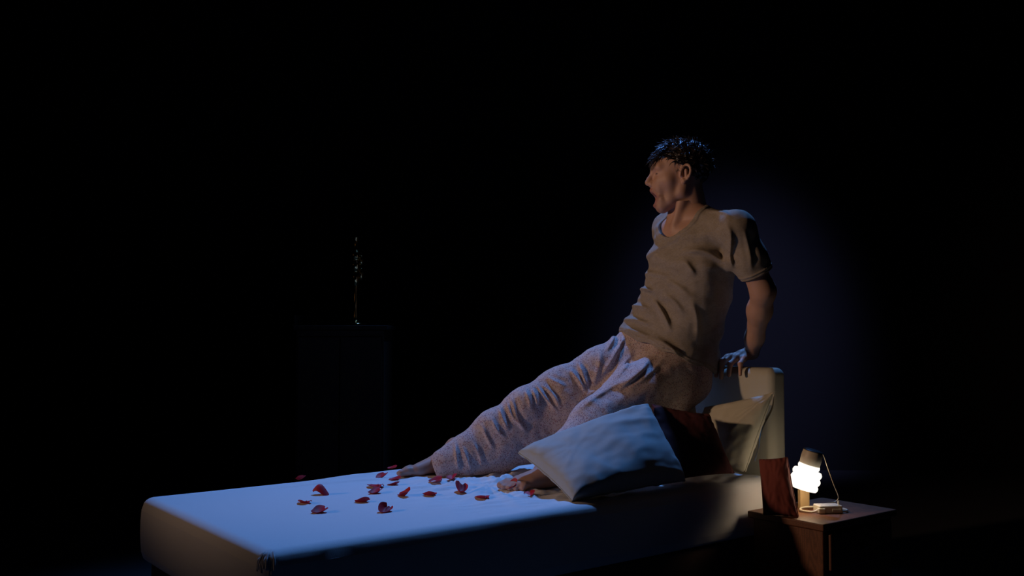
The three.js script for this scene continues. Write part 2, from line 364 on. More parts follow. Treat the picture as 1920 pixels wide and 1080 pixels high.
function pillow(name, label, cs, T, mat, o = {}) {
  const base = [0, 1, 2].map(k => (cs[0][k] + cs[1][k] + cs[2][k] + cs[3][k]) / 4); base[1] = Math.min(...cs.map(c => c[1]));
  const t = thing(name, label, o.category || 'pillow', base);
  const l = cs.map(c => sub3(c, base));
  mesh('cover', pillowGeo(...l, T, o), mat, t);
  // seam cord along the four edges
  const cord = [], E = [[l[0], l[1]], [l[1], l[2]], [l[2], l[3]], [l[3], l[0]]], mid = l.reduce((s, c) => add3(s, c, 0.25), [0, 0, 0]), tk = o.tuck ?? 0.07;
  for (const [p, q] of E) { const m = mix3(p, q, 0.5), pts = []; for (let k = 0; k <= 12; k++) { const s = k / 12; pts.push(add3(mix3(p, q, s), sub3(mid, m), tk * 4 * s * (1 - s))); } cord.push(tube(pts, o.cord || 0.0022, 36, 6)); }
  mesh('seam', merged(cord), mat, t);
  return t;
}
const paleCotton = fabric(0.42, 0.46, 0.45), cream = fabric(0.55, 0.53, 0.42), maroon = fabric(0.075, 0.016, 0.018), brick = fabric(0.21, 0.048, 0.036), white = fabric(0.62, 0.62, 0.58);
pillow('pillow', 'pale pillow slumped at the near bed edge, its upper side lit blue', [[0.173, 0.556, -2.752], [0.548, 0.572, -3.028], [0.448, 0.795, -3.165], [0.02, 0.663, -3.001]], 0.08, paleCotton, { seed: 2.3, foldU: -0.5, foldV: 0.2, back: 0.25, tuck: 0.05, power: 0.25, crease: 0.12 });
pillow('cushion', 'dark maroon cushion standing in shadow behind the blue-lit pillow', [[0.491, 0.575, -3.003], [0.738, 0.575, -3.175], [0.651, 0.769, -3.146], [0.469, 0.8, -3.195]], 0.04, maroon, { category: 'cushion', seed: 5.1, tuck: 0.05 });
{
  const p = pillow('pillow', 'cream pillow propped against the near end of the padded headboard', [[0.607, 0.565, -3.409], [0.787, 0.572, -3.225], [0.876, 0.838, -3.193], [0.684, 0.775, -3.376]], 0.055, cream, { seed: 7.7, tuck: 0.03, power: 0.36, foldU: 0.8, foldV: 0.8 });
  // loose second edge of the open pillowcase, hanging just behind the first
  const c = p.position.toArray(), top = sub3([0.883, 0.828, -3.203], c), bot = sub3([0.825, 0.6, -3.242], c), pts = [];
  const P = [], I = [], n = 26; for (let i = 0; i <= n; i++) { const t = i / n, q = mix3(top, bot, t); const w = 0.007 * Math.sin(t * 9) * (1 - t * 0.5); for (let k = 0; k < 3; k++) P.push(q[0] + w + 0.004 * k - 0.001, q[1] + 0.002 * k, q[2] - 0.022 * k + 0.006 * Math.sin(t * 6)); }
  for (let i = 0; i < n; i++) for (let k = 0; k < 2; k++) { const a = i * 3 + k; I.push(a, a + 3, a + 1, a + 1, a + 3, a + 4); }
  const g = new THREE.BufferGeometry(); g.setAttribute('position', new THREE.Float32BufferAttribute(P, 3)); g.setAttribute('uv', new THREE.Float32BufferAttribute(P.flatMap((v, i) => i % 3 === 0 ? [P[i], P[i + 1]] : []), 2)); g.setIndex(I); g.computeVertexNormals();
  mesh('case_hem', g, cream, p).userData.label = 'loose open hem of the pillowcase';
}
pillow('pillow', 'white pillow lying in shadow under the hips, a bright edge showing', [[0.388, 0.6, -3.366], [0.688, 0.6, -3.37], [0.654, 0.801, -3.435], [0.509, 0.796, -3.395]], 0.05, white, { seed: 3.9, tuck: 0.04, back: 0.9 });

// ------------------------------------------------------------------ bedside table
const TABLE = 0.46;
{
  const c = [1.017, 0, -3.137], t = thing('bedside_table', 'dark brown wooden bedside table carrying the small lamp', 'table', c, BED.turn);
  const w = 0.41, dp = 0.285;
  mesh('table_top', rbox(w, 0.022, dp, 0.004, 0, TABLE - 0.011, 0), M.wood, t);
  mesh('body', rbox(w - 0.03, 0.30, dp - 0.024, 0.004, 0, TABLE - 0.022 - 0.15, 0), M.wood, t);
  const dr = mesh('drawer', rbox(w - 0.07, 0.11, 0.016, 0.004, 0, TABLE - 0.09, (dp - 0.024) / 2 + 0.006), M.wood, t);
  mesh('knob', new THREE.SphereGeometry(0.011, 16, 12).translate(0, TABLE - 0.09, (dp - 0.024) / 2 + 0.022), M.metal, dr);
  for (const sx of [-1, 1]) for (const sz of [-1, 1]) mesh('leg', rbox(0.03, 0.14, 0.03, 0.004, sx * (w / 2 - 0.04), 0.07, sz * (dp / 2 - 0.04)), M.wood, t);
}
pillow('cushion', 'brick red cushion wedged beside the lamp on the bedside table', [[0.801, 0.462, -3.046], [0.9, 0.462, -3.011], [0.885, 0.639, -3.072], [0.809, 0.625, -3.123]], 0.036, brick, { category: 'cushion', seed: 9.2, tuck: 0.03, n: 44, power: 0.3, back: 0.7 });
{
  const b = [0.965, 0.46, -3.166];
  const m = mesh('board', rbox(0.034, 0.115, 0.018, 0.002, 0, 0.0575, 0), new THREE.MeshStandardMaterial({ color: lin(0.52, 0.36, 0.17), roughness: 0.7 }));
  m.position.set(...b); m.rotation.y = 0.25; tag(m, 'narrow upright tan board standing between the lamp and the red cushion', 'board');
}
// ------------------------------------------------------------------ bedside lamp
{
  const base = [1.02, 0.46, -3.092], t = thing('bedside_lamp', 'small lit lamp with ribbed glowing glass shade on a bent wire arm', 'lamp', base);
  const r = p => sub3(p, base), Z = 3.07;
  const plastic = new THREE.MeshStandardMaterial({ color: lin(0.62, 0.56, 0.42), roughness: 0.45 });
  const wire = new THREE.MeshStandardMaterial({ color: lin(0.55, 0.45, 0.3), roughness: 0.3, metalness: 0.9 });
  const capTop = r([0.972, 0.658, -3.081]), shadeTop = r([0.961, 0.619, -3.083]), shadeEnd = r([0.939, 0.536, -3.087]), ax = norm3(sub3(shadeEnd, capTop)), q = new THREE.Quaternion().setFromUnitVectors(new THREE.Vector3(0, -1, 0), new THREE.Vector3(...ax));
  const hs = Math.hypot(...sub3(shadeEnd, shadeTop)), hc = Math.hypot(...sub3(shadeTop, capTop));
  const lathe = (pts, at, mat, name, parent, seg = 40) => { const g = new THREE.LatheGeometry(pts.map(p => new THREE.Vector2(...p)), seg); g.applyQuaternion(q).translate(...at); return mesh(name, g, mat, parent); };
  // ribbed shade: four soft rings, open below
  const prof = [[0.0, 0.0], [0.024, 0]];
  const radii = [0.034, 0.046, 0.047, 0.045], step = hs / 4;
  radii.forEach((R, i) => { for (let k = 0; k <= 8; k++) { const a = Math.PI * k / 8; prof.push([R - 0.0035 + 0.004 * Math.sin(a), -(i + 0.04 + 0.92 * k / 8) * step]); } });
  prof.push([0.037, -hs], [0.034, -hs + 0.012]);
  const glow = new THREE.MeshStandardMaterial({ color: lin(0.9, 0.85, 0.75), roughness: 0.4, emissive: lin(1.0, 0.93, 0.80), emissiveIntensity: 1.3 });
  const shade = lathe(prof, shadeTop, glow, 'lamp_shade', t); shade.castShadow = false; shade.userData.label = 'glowing ribbed white glass shade';
  lathe([[0, 0.0], [0.029, 0.0], [0.0315, -0.003], [0.033, -hc * 0.5], [0.0325, -hc - 0.004], [0.02, -hc - 0.004]], capTop, plastic, 'shade_holder', t);
  lathe([[0, 0.007], [0.02, 0.006], [0.031, 0.003], [0.032, 0]], capTop, M.metal, 'holder_cap', t);
  const foot = [1.084, 0.46, -3.186];
  const armPts = [r([0.966, 0.663, -3.081]), r([0.988, 0.658, -3.081]), r([1.005, 0.647, -3.087]), r([1.022, 0.605, -3.094]), r([1.045, 0.548, -3.106]), r([1.063, 0.51, -3.118]), r([1.065, 0.499, -3.123]), r([1.057, 0.49, -3.124]), r([1.025, 0.484, -3.119]), r([0.991, 0.483, -3.109])];
  mesh('wire_arm', tube(armPts, 0.0021, 90, 8), wire, t);
  const bg = rbox(0.078, 0.026, 0.05, 0.004, 0, 0.013, 0); bg.rotateY(0.12);
  const body = mesh('base', bg, plastic, t);
  mesh('switch', rbox(0.03, 0.008, 0.004, 0.0015, 0.018, 0.012, 0.0255).rotateY(0.12), plastic, body);
  mesh('socket_post', new THREE.CylinderGeometry(0.003, 0.0035, 0.014, 10).translate(0.036, 0.030, -0.004), plastic, body);
  mesh('plug', rbox(0.022, 0.018, 0.02, 0.004, -0.028, 0.010, 0.022), plastic, body);
  mesh('cord', tube([[-0.028, 0.016, 0.015], [-0.05, 0.006, 0.018], [-0.074, 0.005, 0.008], [-0.085, 0.006, -0.012], [-0.07, 0.008, -0.04], [-0.03, 0.008, -0.055], [0.02, 0.007, -0.052], [0.05, 0.006, -0.04], [0.066, 0.006, -0.015], [0.055, 0.006, 0.004], [0.034, 0.008, 0.006]].map(p => p), 0.0036, 90, 8), plastic, t);
  const pl = new THREE.PointLight(lin(1.0, 0.66, 0.34), 0.016, 0, 2);
  pl.position.set(...add3(shadeTop, ax, hs * 0.55)); pl.castShadow = true; pl.shadow.radius = 2; t.add(pl);
}

// ------------------------------------------------------------------ petals
{
  const petalMat = new THREE.MeshPhysicalMaterial({ color: lin(0.5, 0.012, 0.03), roughness: 0.6, sheen: 0.4, sheenColor: lin(0.6, 0.1, 0.15), side: THREE.DoubleSide });
  function petalGeo(o) {            // heart-shaped cup with curled rim; o: size, cup, curl, twist, ruffle, seed
    const n = 14, m = 12, P = [], I = [];
    for (const s of [0, 1]) for (let j = 0; j <= m; j++) for (let i = 0; i <= n; i++) {
      const v = j / m, u = (i / n) * 2 - 1, half = 0.5 * Math.pow(Math.sin(Math.PI * Math.min(1, 0.12 + v * 0.80)), 0.7) * (0.55 + 0.6 * v);
      const x = u * half, len = v * (1 - 0.10 * Math.exp(-u * u * 9) * v);
      let y = o.cup * (x * x * 2.2 + (v - 0.45) ** 2 * 1.3), zz = len - 0.5;
      const ruf = o.ruffle * v * v * Math.sin(u * 6 + o.seed) * 0.12; y += ruf;
      // curl of one side over the top
      let xx = x; const k = 0.55 * o.curl * Math.max(0, u * (o.side || 1) - 0.1); if (k) { const a = k * 2.0; xx = x - (o.side || 1) * half * (1 - Math.cos(a)) * 0.55; y += half * Math.sin(a) * 0.9; }
      y += 0.5 * o.lift * Math.max(0, v - 0.25) ** 1.3;
      xx += o.twist * (v - 0.5) * y;
      P.push(xx * o.size, y * o.size - s * 0.0007, zz * o.size);
    }
    const q = (n + 1) * (m + 1);
    for (let j = 0; j < m; j++) for (let i = 0; i < n; i++) { const a = j * (n + 1) + i, b = a + 1, c = a + n + 2, d = a + n + 1; I.push(a, d, c, a, c, b, q + a, q + c, q + d, q + a, q + b, q + c); }
    const edge = (a, b) => I.push(a, b, q + b, a, q + b, q + a);
    for (let i = 0; i < n; i++) { edge(i, i + 1); edge(m * (n + 1) + i + 1, m * (n + 1) + i); }
    for (let j = 0; j < m; j++) { edge((j + 1) * (n + 1), j * (n + 1)); edge(j * (n + 1) + n, (j + 1) * (n + 1) + n); }
    const g = new THREE.BufferGeometry(); g.setAttribute('position', new THREE.Float32BufferAttribute(P, 3)); g.setIndex(I); g.computeVertexNormals();
    g.computeBoundingBox(); g.translate(0, -g.boundingBox.min.y, 0); return g;
  }
  // [place on the bed, size, turn, cup, curl, ruffle, lift, tilt, label]
  const spots = [
    [[-0.397, -0.463], 0.036, 0.4, 0.5, 0.3, 0.2, 0.7, 0, 'red petal alone on the far bed edge, leftmost along that edge'],
    [[-0.474, -0.157], 0.046, 1.3, -1.5, 0.2, 0.15, 0.2, 0, 'largest red petal, arched up like a dome, left of the cluster'],
    [[-0.576, -0.055], 0.046, 0.2, 0.25, 0.5, 0.8, 0.1, 0, 'thin flat red petal with a raised tip, leftmost on the sheet'],
    [[-0.603, 0.097], 0.046, 1.7, 0.45, 0.4, 0.2, 0.2, 0, 'broad red petal lying nearest the near foot corner'],
    [[-0.435, 0.032], 0.042, 0.9, 0.35, 0.7, 0.3, 0.15, 0, 'small red petal with a pointed tail, alone in mid sheet'],
    [[-0.458, 0.199], 0.046, 2.2, 0.4, 0.8, 0.4, 0.3, 0, 'curled red petal nearest the camera side edge of the sheet'],
    [[-0.276, -0.178], 0.060, 0.1, 0.2, 0.2, 0.9, 0.0, 0, 'long thin flattened red petal between the clustered petals'],
    [[-0.334, -0.073], 0.044, 1.5, 0.5, 0.3, 0.4, 0.3, 0, 'red petal just in front of the long thin petal'],
    [[-0.167, -0.329], 0.042, 2.0, 0.5, 0.2, 0.1, 0.5, 0, 'rounded red petal left of the bare toes'],
    [[-0.148, -0.271], 0.040, 0.7, 0.3, 0.3, 0.4, 0.2, 0, 'red petal touching the toes of the far foot'],
    [[-0.207, -0.178], 0.040, 1.2, 0.3, 0.5, 0.3, 0.3, 0, 'red petal directly in front of the petal at the toes'],
    [[-0.288, 0.022], 0.046, 0.3, 0.4, 1.0, 0.3, 0.6, 0, 'red petal with a pointed peak and looped end'],
    [[-0.228, 0.068], 0.042, 0.5, 0.3, 0.6, 0.2, 0.1, 0, 'slim red petal with a thin tail, right of the looped petal'],
    [[-0.077, -0.132], 0.044, 1.0, 0.3, 0.6, 0.6, 0.25, 0, 'ragged red petal in front of the trouser hem, left of a pair'],
    [[-0.01, -0.136], 0.042, 2.6, 0.4, 0.6, 0.3, 0.3, 0, 'red petal in front of the trouser hem, right of a pair'],
    [[-0.132, 0.095], 0.048, 2.4, 0.6, 0.8, 0.2, 0.6, 0, 'tilted leaf-like red petal in the middle of the sheet folds'],
    [[-0.131, 0.2], 0.044, 0.2, 0.25, 0.3, 0.5, 0.1, 0, 'low flat red petal, rightmost in front of the folds'],
    [[-0.056, -0.444], 0.036, 0.6, 0.3, 0.4, 0.4, 0.3, 0, 'red petal at the far bed edge behind the toes'],
    [[0.015, 0.244], 0.040, 2.5, 0.4, 0.5, 0.3, 0.3, 0, 'red petal beside the pillow corner in front of the near foot'],
  ];
  spots.forEach(([[x, z], size, turn, cup, curl, ruffle, lift, tilt, label], i) => {
    const m = mesh('rose_petal', petalGeo({ size, cup, curl, ruffle, lift, twist: 0.5 * Math.sin(i * 2.1), seed: i * 1.7, side: i % 2 ? 1 : -1 }), petalMat);
    m.position.set(...bedToWorld(x, BED.top + wrinkle(x, z) - 0.001, z)); m.rotation.y = turn + BED.turn;
    tag(m, label, 'petal', 'red rose petals strewn on the bed');
  });
  const m = mesh('rose_petal', petalGeo({ size: 0.042, cup: 0.6, curl: 0.9, ruffle: 0.3, lift: 0.9, twist: 0.2, seed: 4, side: 1 }), petalMat);
  m.position.set(...[-0.005, 0.558, -2.956]); m.rotation.set(0.3, 1.2, 0.1); tag(m, 'dark red petal resting against the toes of the near foot', 'petal', 'red rose petals strewn on the bed');
}

// ------------------------------------------------------------------ dim things beyond the bed
{
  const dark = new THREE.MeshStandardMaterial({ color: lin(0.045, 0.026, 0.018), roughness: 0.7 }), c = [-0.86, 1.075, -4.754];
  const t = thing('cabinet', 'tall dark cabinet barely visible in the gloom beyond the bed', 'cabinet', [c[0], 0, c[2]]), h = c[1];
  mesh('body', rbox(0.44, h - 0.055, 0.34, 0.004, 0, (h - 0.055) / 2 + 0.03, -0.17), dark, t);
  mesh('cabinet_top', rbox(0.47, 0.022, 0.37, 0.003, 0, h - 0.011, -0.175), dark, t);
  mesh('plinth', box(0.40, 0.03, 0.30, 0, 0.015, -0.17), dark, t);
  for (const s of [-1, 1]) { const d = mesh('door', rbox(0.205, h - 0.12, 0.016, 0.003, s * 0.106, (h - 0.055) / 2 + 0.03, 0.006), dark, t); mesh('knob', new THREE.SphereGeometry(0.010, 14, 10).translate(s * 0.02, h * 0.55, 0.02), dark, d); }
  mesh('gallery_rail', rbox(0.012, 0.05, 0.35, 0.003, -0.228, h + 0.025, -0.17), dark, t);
  // turned brass candlestick whose knops catch the lamp
  const b = [[-0.805, 1.082, -4.853][0], h, c[2] - 0.12], k = thing('candlestick', 'slender brass candlestick with glinting knops standing on the dark cabinet', 'candlestick', b);
  const lathe = (pts, x = 0) => new THREE.LatheGeometry(new THREE.SplineCurve(pts.map(q => new THREE.Vector2(...q))).getPoints(90), 28).translate(x, 0, 0);
  mesh('foot', lathe([[0.0, 0], [0.05, 0], [0.055, 0.006], [0.048, 0.014], [0.022, 0.024], [0.012, 0.04]]), M.brass, k);
  mesh('stem', lathe([[0.012, 0.035], [0.009, 0.08], [0.011, 0.12], [0.008, 0.17], [0.010, 0.21]]), M.brass, k);
  mesh('knop', lathe([[0.010, 0.205], [0.018, 0.225], [0.021, 0.25], [0.015, 0.275], [0.024, 0.292], [0.027, 0.315], [0.019, 0.335], [0.026, 0.352], [0.025, 0.372], [0.012, 0.392], [0.009, 0.41]]), M.brass, k);
  mesh('socket', lathe([[0.009, 0.405], [0.009, 0.43], [0.012, 0.445], [0.014, 0.455], [0.0, 0.456]]), M.brass, k);
  for (const [y, l] of [[0.265, 0.05], [0.335, 0.04]]) mesh('ornament', new THREE.SphereGeometry(1, 20, 20).scale(0.011, l / 2 + 0.008, 0.016).translate(0.030, y, 0.006), M.brass, k);
}

// ------------------------------------------------------------------ the man, pushed up from the bed on stiff arms
{
  const base = [0.489, 0.55, -3.317];
  const man = thing('person', 'shouting man in a grey T-shirt and printed pyjama trousers, leaning back on the headboard', 'person', base);
  const put = g => g.translate(-base[0], -base[1], -base[2]);

  // ---- joints
  const pelvis = [0.567, 0.961, -3.508], waist = [0.599, 1.096, -3.461], chest = [0.637, 1.267, -3.393], upper = [0.654, 1.389, -3.368], neckBase = [0.648, 1.442, -3.365];
  const shL = [0.756, 1.388, -3.187], elL = [0.853, 1.181, -3.217], wrL = [0.868, 0.968, -3.439];
  const shR = [0.588, 1.423, -3.506], elR = [0.629, 1.196, -3.677], wrR = [0.645, 0.968, -3.728];
  const hipL = [0.6, 0.936, -3.429], knL = [0.266, 0.723, -3.218], anL = [0.106, 0.594, -3.074];
  const hipR = [0.526, 0.967, -3.577], knR = [0.142, 0.779, -3.376], anR = [-0.226, 0.588, -3.264];
  const side = norm3(sub3(shL, shR));            // towards his left
  const trunkSide = norm3([0.62, 0, 0.785]);     // the trunk is turned a little further than the shoulders
  const skinC = [0.50, 0.30, 0.22];

  // ---- skin of trunk, limbs
  const trunk = new Trunk([[pelvis, 0.15, 0.105], [waist, 0.135, 0.095], [chest, 0.15, 0.108], [upper, 0.135, 0.095], [neckBase, 0.07, 0.065]], trunkSide, 2.5);
  const limbs = new Field(0.03);
  limbs.chain([[neckBase, 0.055], [[0.622, 1.518, -3.362], 0.054]]);
  limbs.chain([[add3(neckBase, side, 0.04), 0.045], [shL, 0.052]]).chain([[add3(neckBase, side, -0.04), 0.045], [shR, 0.052]]);
  limbs.chain([[shL, 0.052], [mix3(shL, elL, 0.45), 0.047], [elL, 0.038], [mix3(elL, wrL, 0.3), 0.039], [mix3(elL, wrL, 0.75), 0.030], [wrL, 0.026]]);
  limbs.chain([[shR, 0.05], [mix3(shR, elR, 0.45), 0.045], [elR, 0.038], [mix3(elR, wrR, 0.3), 0.038], [mix3(elR, wrR, 0.75), 0.029], [wrR, 0.026]]);
  limbs.chain([[hipL, 0.075], [mix3(hipL, knL, 0.5), 0.066], [knL, 0.05], [mix3(knL, anL, 0.35), 0.048], [anL, 0.034]]);
  limbs.chain([[hipR, 0.075], [mix3(hipR, knR, 0.5), 0.066], [knR, 0.05], [mix3(knR, anR, 0.35), 0.048], [anR, 0.034]]);
  // muscle of the neck and collar bones
  const neckF = new Field(0.012);
  neckF.cone([0.609, 1.548, -3.31], [0.571, 1.415, -3.326], 0.014, 0.012).cone([0.571, 1.396, -3.327], [0.668, 1.408, -3.267], 0.009, 0.009).cone([0.562, 1.406, -3.387], [0.553, 1.432, -3.446], 0.008, 0.008);
  neckF.cone([0.581, 1.479, -3.383], [0.568, 1.408, -3.367], 0.022, 0.012);
  const bodyAt = (x, y, z) => { let d = smin(trunk.at(x, y, z), limbs.at(x, y, z), 0.05); return smin(d, neckF.at(x, y, z), 0.025); };

  // ---- hands
  function hand(field, wrist, pts) {             // pts: knuckle, mid joint, tip for each finger; thumb last
    const palmC = mix3(wrist, mix3(pts[1][0], pts[2][0], 0.5), 0.55);
    field.cone(wrist, palmC, 0.024, 0.021);
    for (let i = 0; i < 4; i++) {
      const r = [0.0094, 0.0098, 0.0092, 0.0080][i], [k, m, t] = pts[i];
      field.cone(mix3(wrist, k, 0.25), k, 0.015, 0.0125).cone(k, m, r + 0.0012, r).cone(m, t, r, r - 0.0018);
    }
    const [a, b, c] = pts[4];
    field.cone(mix3(wrist, a, 0.3), a, 0.017, 0.0135).cone(a, b, 0.0125, 0.0108).cone(b, c, 0.0108, 0.0092);
  }
  const handL = new Field(0.008), handR = new Field(0.008);
  handL.chain([[mix3(elL, wrL, 0.7), 0.030], [wrL, 0.0255]]);
  hand(handL, wrL, [
    [[0.784, 0.95, -3.454], [0.748, 0.93, -3.446], [0.74, 0.884, -3.448]],
    [[0.794, 0.953, -3.433], [0.756, 0.931, -3.422], [0.754, 0.878, -3.431]],
    [[0.809, 0.951, -3.416], [0.78, 0.928, -3.4], [0.776, 0.888, -3.403]],
    [[0.829, 0.947, -3.403], [0.81, 0.93, -3.373], [0.807, 0.892, -3.363]],
    [[0.813, 0.945, -3.469], [0.778, 0.938, -3.482], [0.751, 0.932, -3.494]],
  ]);
  handR.chain([[mix3(elR, wrR, 0.7), 0.029], [wrR, 0.025]]);
  hand(handR, wrR, [
    [[0.634, 0.95, -3.65], [0.616, 0.93, -3.617], [0.616, 0.884, -3.609]],
    [[0.615, 0.953, -3.665], [0.591, 0.931, -3.636], [0.596, 0.878, -3.635]],
    [[0.602, 0.951, -3.685], [0.576, 0.928, -3.665], [0.575, 0.884, -3.664]],
    [[0.594, 0.947, -3.708], [0.56, 0.93, -3.696], [0.55, 0.89, -3.696]],
    [[0.662, 0.945, -3.666], [0.663, 0.938, -3.631], [0.668, 0.932, -3.602]],
  ]);

  // ---- feet
  function foot(field, ankle, heel, dir, big) {  // dir: unit, towards the toes; big: unit, towards the big toe
    const p = (f, l, y) => [heel[0] + dir[0] * f + big[0] * l, heel[1] + y, heel[2] + dir[2] * f + big[2] * l];
    field.cone(ankle, p(0.01, 0, 0.032), 0.034, 0.030).cone(ankle, p(0.10, 0.006, 0.040), 0.034, 0.027);
    field.cone(p(0.0, 0, 0.03), p(0.15, -0.022, 0.020), 0.030, 0.019).cone(p(0.10, 0.006, 0.038), p(0.175, 0.022, 0.020), 0.028, 0.021);
    field.cone(p(0.10, 0, 0.036), p(0.165, 0, 0.022), 0.026, 0.018);
    const toes = [[0.248, 0.030, 0.0125], [0.245, 0.008, 0.0092], [0.234, -0.010, 0.0088], [0.219, -0.026, 0.0084], [0.202, -0.040, 0.0082]];
    for (const [f, l, r] of toes) field.cone(p(0.165, l * 0.72, 0.017), p(0.165 + (f - 0.165) * 0.55, l * 0.92, 0.019), r + 0.003, r).cone(p(0.165 + (f - 0.165) * 0.55, l * 0.92, 0.019), p(f - r, l, r + 0.001), r, r * 0.95);
  }
  const fd = [-1.347, 0, -1.522], f0 = [-0.555, 0, -2.133], toFoot = norm3(sub3(fd, f0)), near = [-(-toFoot[2]) * -1, 0, 0];
  const dirR = norm3([toFoot[0] - 0.10, 0, toFoot[2] - 0.25]), dirL = norm3([toFoot[0] - 0.15, 0, toFoot[2] - 0.10]);
  const perp = d => [-d[2], 0, d[0]];            // to one side of the walking direction
  const flip = (v, s) => [v[0] * s, 0, v[2] * s];
  const camSide = d => { const p = perp(d); return p[2] > 0 ? p : flip(p, -1); };
  const footR = new Field(0.012), footL = new Field(0.012);
  const toeR = [-0.395, 0.553, -3.246], toeL = [-0.03, 0.553, -2.944];
  const heelR = add3(toeR, dirR, -0.245), heelL = add3(toeL, dirL, -0.245);
  const ankR = add3(heelR, [dirR[0] * 0.03, 0.085, dirR[2] * 0.03]), ankL = add3(heelL, [dirL[0] * 0.03, 0.085, dirL[2] * 0.03]);
  foot(footR, ankR, heelR, dirR, camSide(dirR)); footR.cone(ankR, mix3(anR, knR, 0.2), 0.034, 0.04);
  foot(footL, ankL, heelL, dirL, flip(camSide(dirL), -1)); footL.cone(ankL, mix3(anL, knL, 0.2), 0.034, 0.04);

  // ---- head, in its own frame: x forward, y up, z towards his left ear
  const O = [0.603, 1.596, -3.358], fw = norm3([-0.985, 0.02, -0.06]), up0 = norm3([-0.03, 1, 0.03]);
  const up = norm3(add3(up0, fw, -dot3(up0, fw))), lf = cross3(up, fw).map(v => -v), lz = cross3(fw, up).map(v => -v);
  const toHead = (x, y, z) => { const q = [x - O[0], y - O[1], z - O[2]]; return [dot3(q, fw), dot3(q, up), dot3(q, lz)]; };
  const fromHead = (x, y, z) => [0, 1, 2].map(i => O[i] + fw[i] * x + up[i] * y + lz[i] * z);
  const ell = (x, y, z, c, r) => { const a = (x - c[0]) / r[0], b = (y - c[1]) / r[1], d = (z - c[2]) / r[2]; return (Math.sqrt(a * a + b * b + d * d) - 1) * Math.min(r[0], r[1], r[2]); };
  const bones = new Field(0.018), nose = new Field(0.008), lips = new Field(0.006), ear = new Field(0.004), jaw = new Field(0.022), brows = new Field(0.006);
  for (const s of [1, -1]) {
    bones.cone([0.050, -0.016, s * 0.047], [0.072, -0.022, s * 0.032], 0.019, 0.016);        // cheekbone
    bones.cone([0.082, 0.027, s * 0.040], [0.092, 0.026, s * 0.012], 0.011, 0.011);          // brow ridge
    bones.cone([0.06, -0.02, s * 0.03], [0.072, -0.045, s * 0.022], 0.02, 0.02);
    jaw.cone([-0.004, -0.015, s * 0.050], [0.004, -0.062, s * 0.046], 0.016, 0.016);         // back of the jaw
    jaw.cone([0.004, -0.062, s * 0.046], [0.066, -0.108, s * 0.016], 0.015, 0.014);
    jaw.cone([0.045, -0.030, s * 0.044], [0.040, -0.086, s * 0.034], 0.014, 0.013);          // taut cheek
    bones.cone([0.082, -0.020, s * 0.028], [0.072, -0.085, s * 0.030], 0.007, 0.007);        // fold from nostril past the mouth
    nose.cone([0.105, -0.028, s * 0.010], [0.107, -0.030, s * 0.012], 0.0085, 0.008);
    lips.cone([0.080, -0.074, s * 0.029], [0.099, -0.054, s * 0.013], 0.006, 0.0065).cone([0.099, -0.054, s * 0.013], [0.103, -0.051, 0], 0.0065, 0.0065);
    lips.cone([0.080, -0.074, s * 0.029], [0.086, -0.101, s * 0.014], 0.006, 0.0065).cone([0.086, -0.101, s * 0.014], [0.089, -0.105, 0], 0.0065, 0.007);
    const ring = []; for (let k = 0; k <= 14; k++) { const a = -1.9 + k * 0.36; ring.push([[-0.006 - 0.017 * Math.sin(a + 0.25) * (a > 0.6 && a < 2.6 ? 1 : 1), 0.004 + 0.027 * Math.cos(a + 0.0), s * (0.074 + 0.010 * Math.max(0, Math.sin(a + 0.25)))], 0.0042]); }
    ear.chain(ring); ear.cone([-0.002, -0.026, s * 0.072], [0.000, -0.022, s * 0.072], 0.008, 0.007);
    ear.cone([-0.008, 0.012, s * 0.073], [-0.010, -0.010, s * 0.074], 0.006, 0.0065).cone([0.006, -0.006, s * 0.071], [0.007, 0.004, s * 0.071], 0.005, 0.004);
    brows.cone([0.104, 0.026, s * 0.013], [0.096, 0.033, s * 0.038], 0.0062, 0.0045);
  }
  jaw.cone([0.066, -0.108, 0.014], [0.066, -0.108, -0.014], 0.016, 0.016).cone([0.01, -0.075, 0], [0.06, -0.105, 0], 0.028, 0.02);
  bones.cone([0.088, -0.042, 0.012], [0.088, -0.042, -0.012], 0.014, 0.014);                 // upper jaw
  nose.cone([0.099, 0.014, 0], [0.112, -0.012, 0], 0.0085, 0.0085).cone([0.112, -0.012, 0], [0.117, -0.023, 0], 0.0085, 0.0098).cone([0.117, -0.024, 0], [0.104, -0.034, 0], 0.008, 0.006);
  const neckTop = toHead(...neckBase);
  jaw.cone([-0.018, -0.03, 0], neckTop, 0.054, 0.055);
  const mouthAt = (x, y, z) => ell(x, y, z, [0.094, -0.077, 0], [0.038, 0.0255, 0.0235]);
  const headAt = (X, Y, Z) => {
    const [x, y, z] = toHead(X, Y, Z);
    let d = ell(x, y, z, [-0.004, 0.043, 0], [0.098, 0.078, 0.073]);
    d = smin(d, ell(x, y, z, [0.042, -0.005, 0], [0.055, 0.068, 0.056]), 0.03);
    d = smin(d, bones.at(x, y, z), 0.02); d = smin(d, jaw.at(x, y, z), 0.022);
    for (const s of [1, -1]) { d = smax(d, -(Math.hypot(x - 0.101, y - 0.006, z - s * 0.031) - 0.013), 0.014); d = smin(d, Math.hypot(x - 0.0805, y - 0.005, z - s * 0.031) - 0.0130, 0.004); }
    d = smin(d, nose.at(x, y, z), 0.010);
    d = smax(d, -mouthAt(x, y, z), 0.006);
    d = smin(d, lips.at(x, y, z), 0.006);
    return smin(d, ear.at(x, y, z), 0.006);
  };
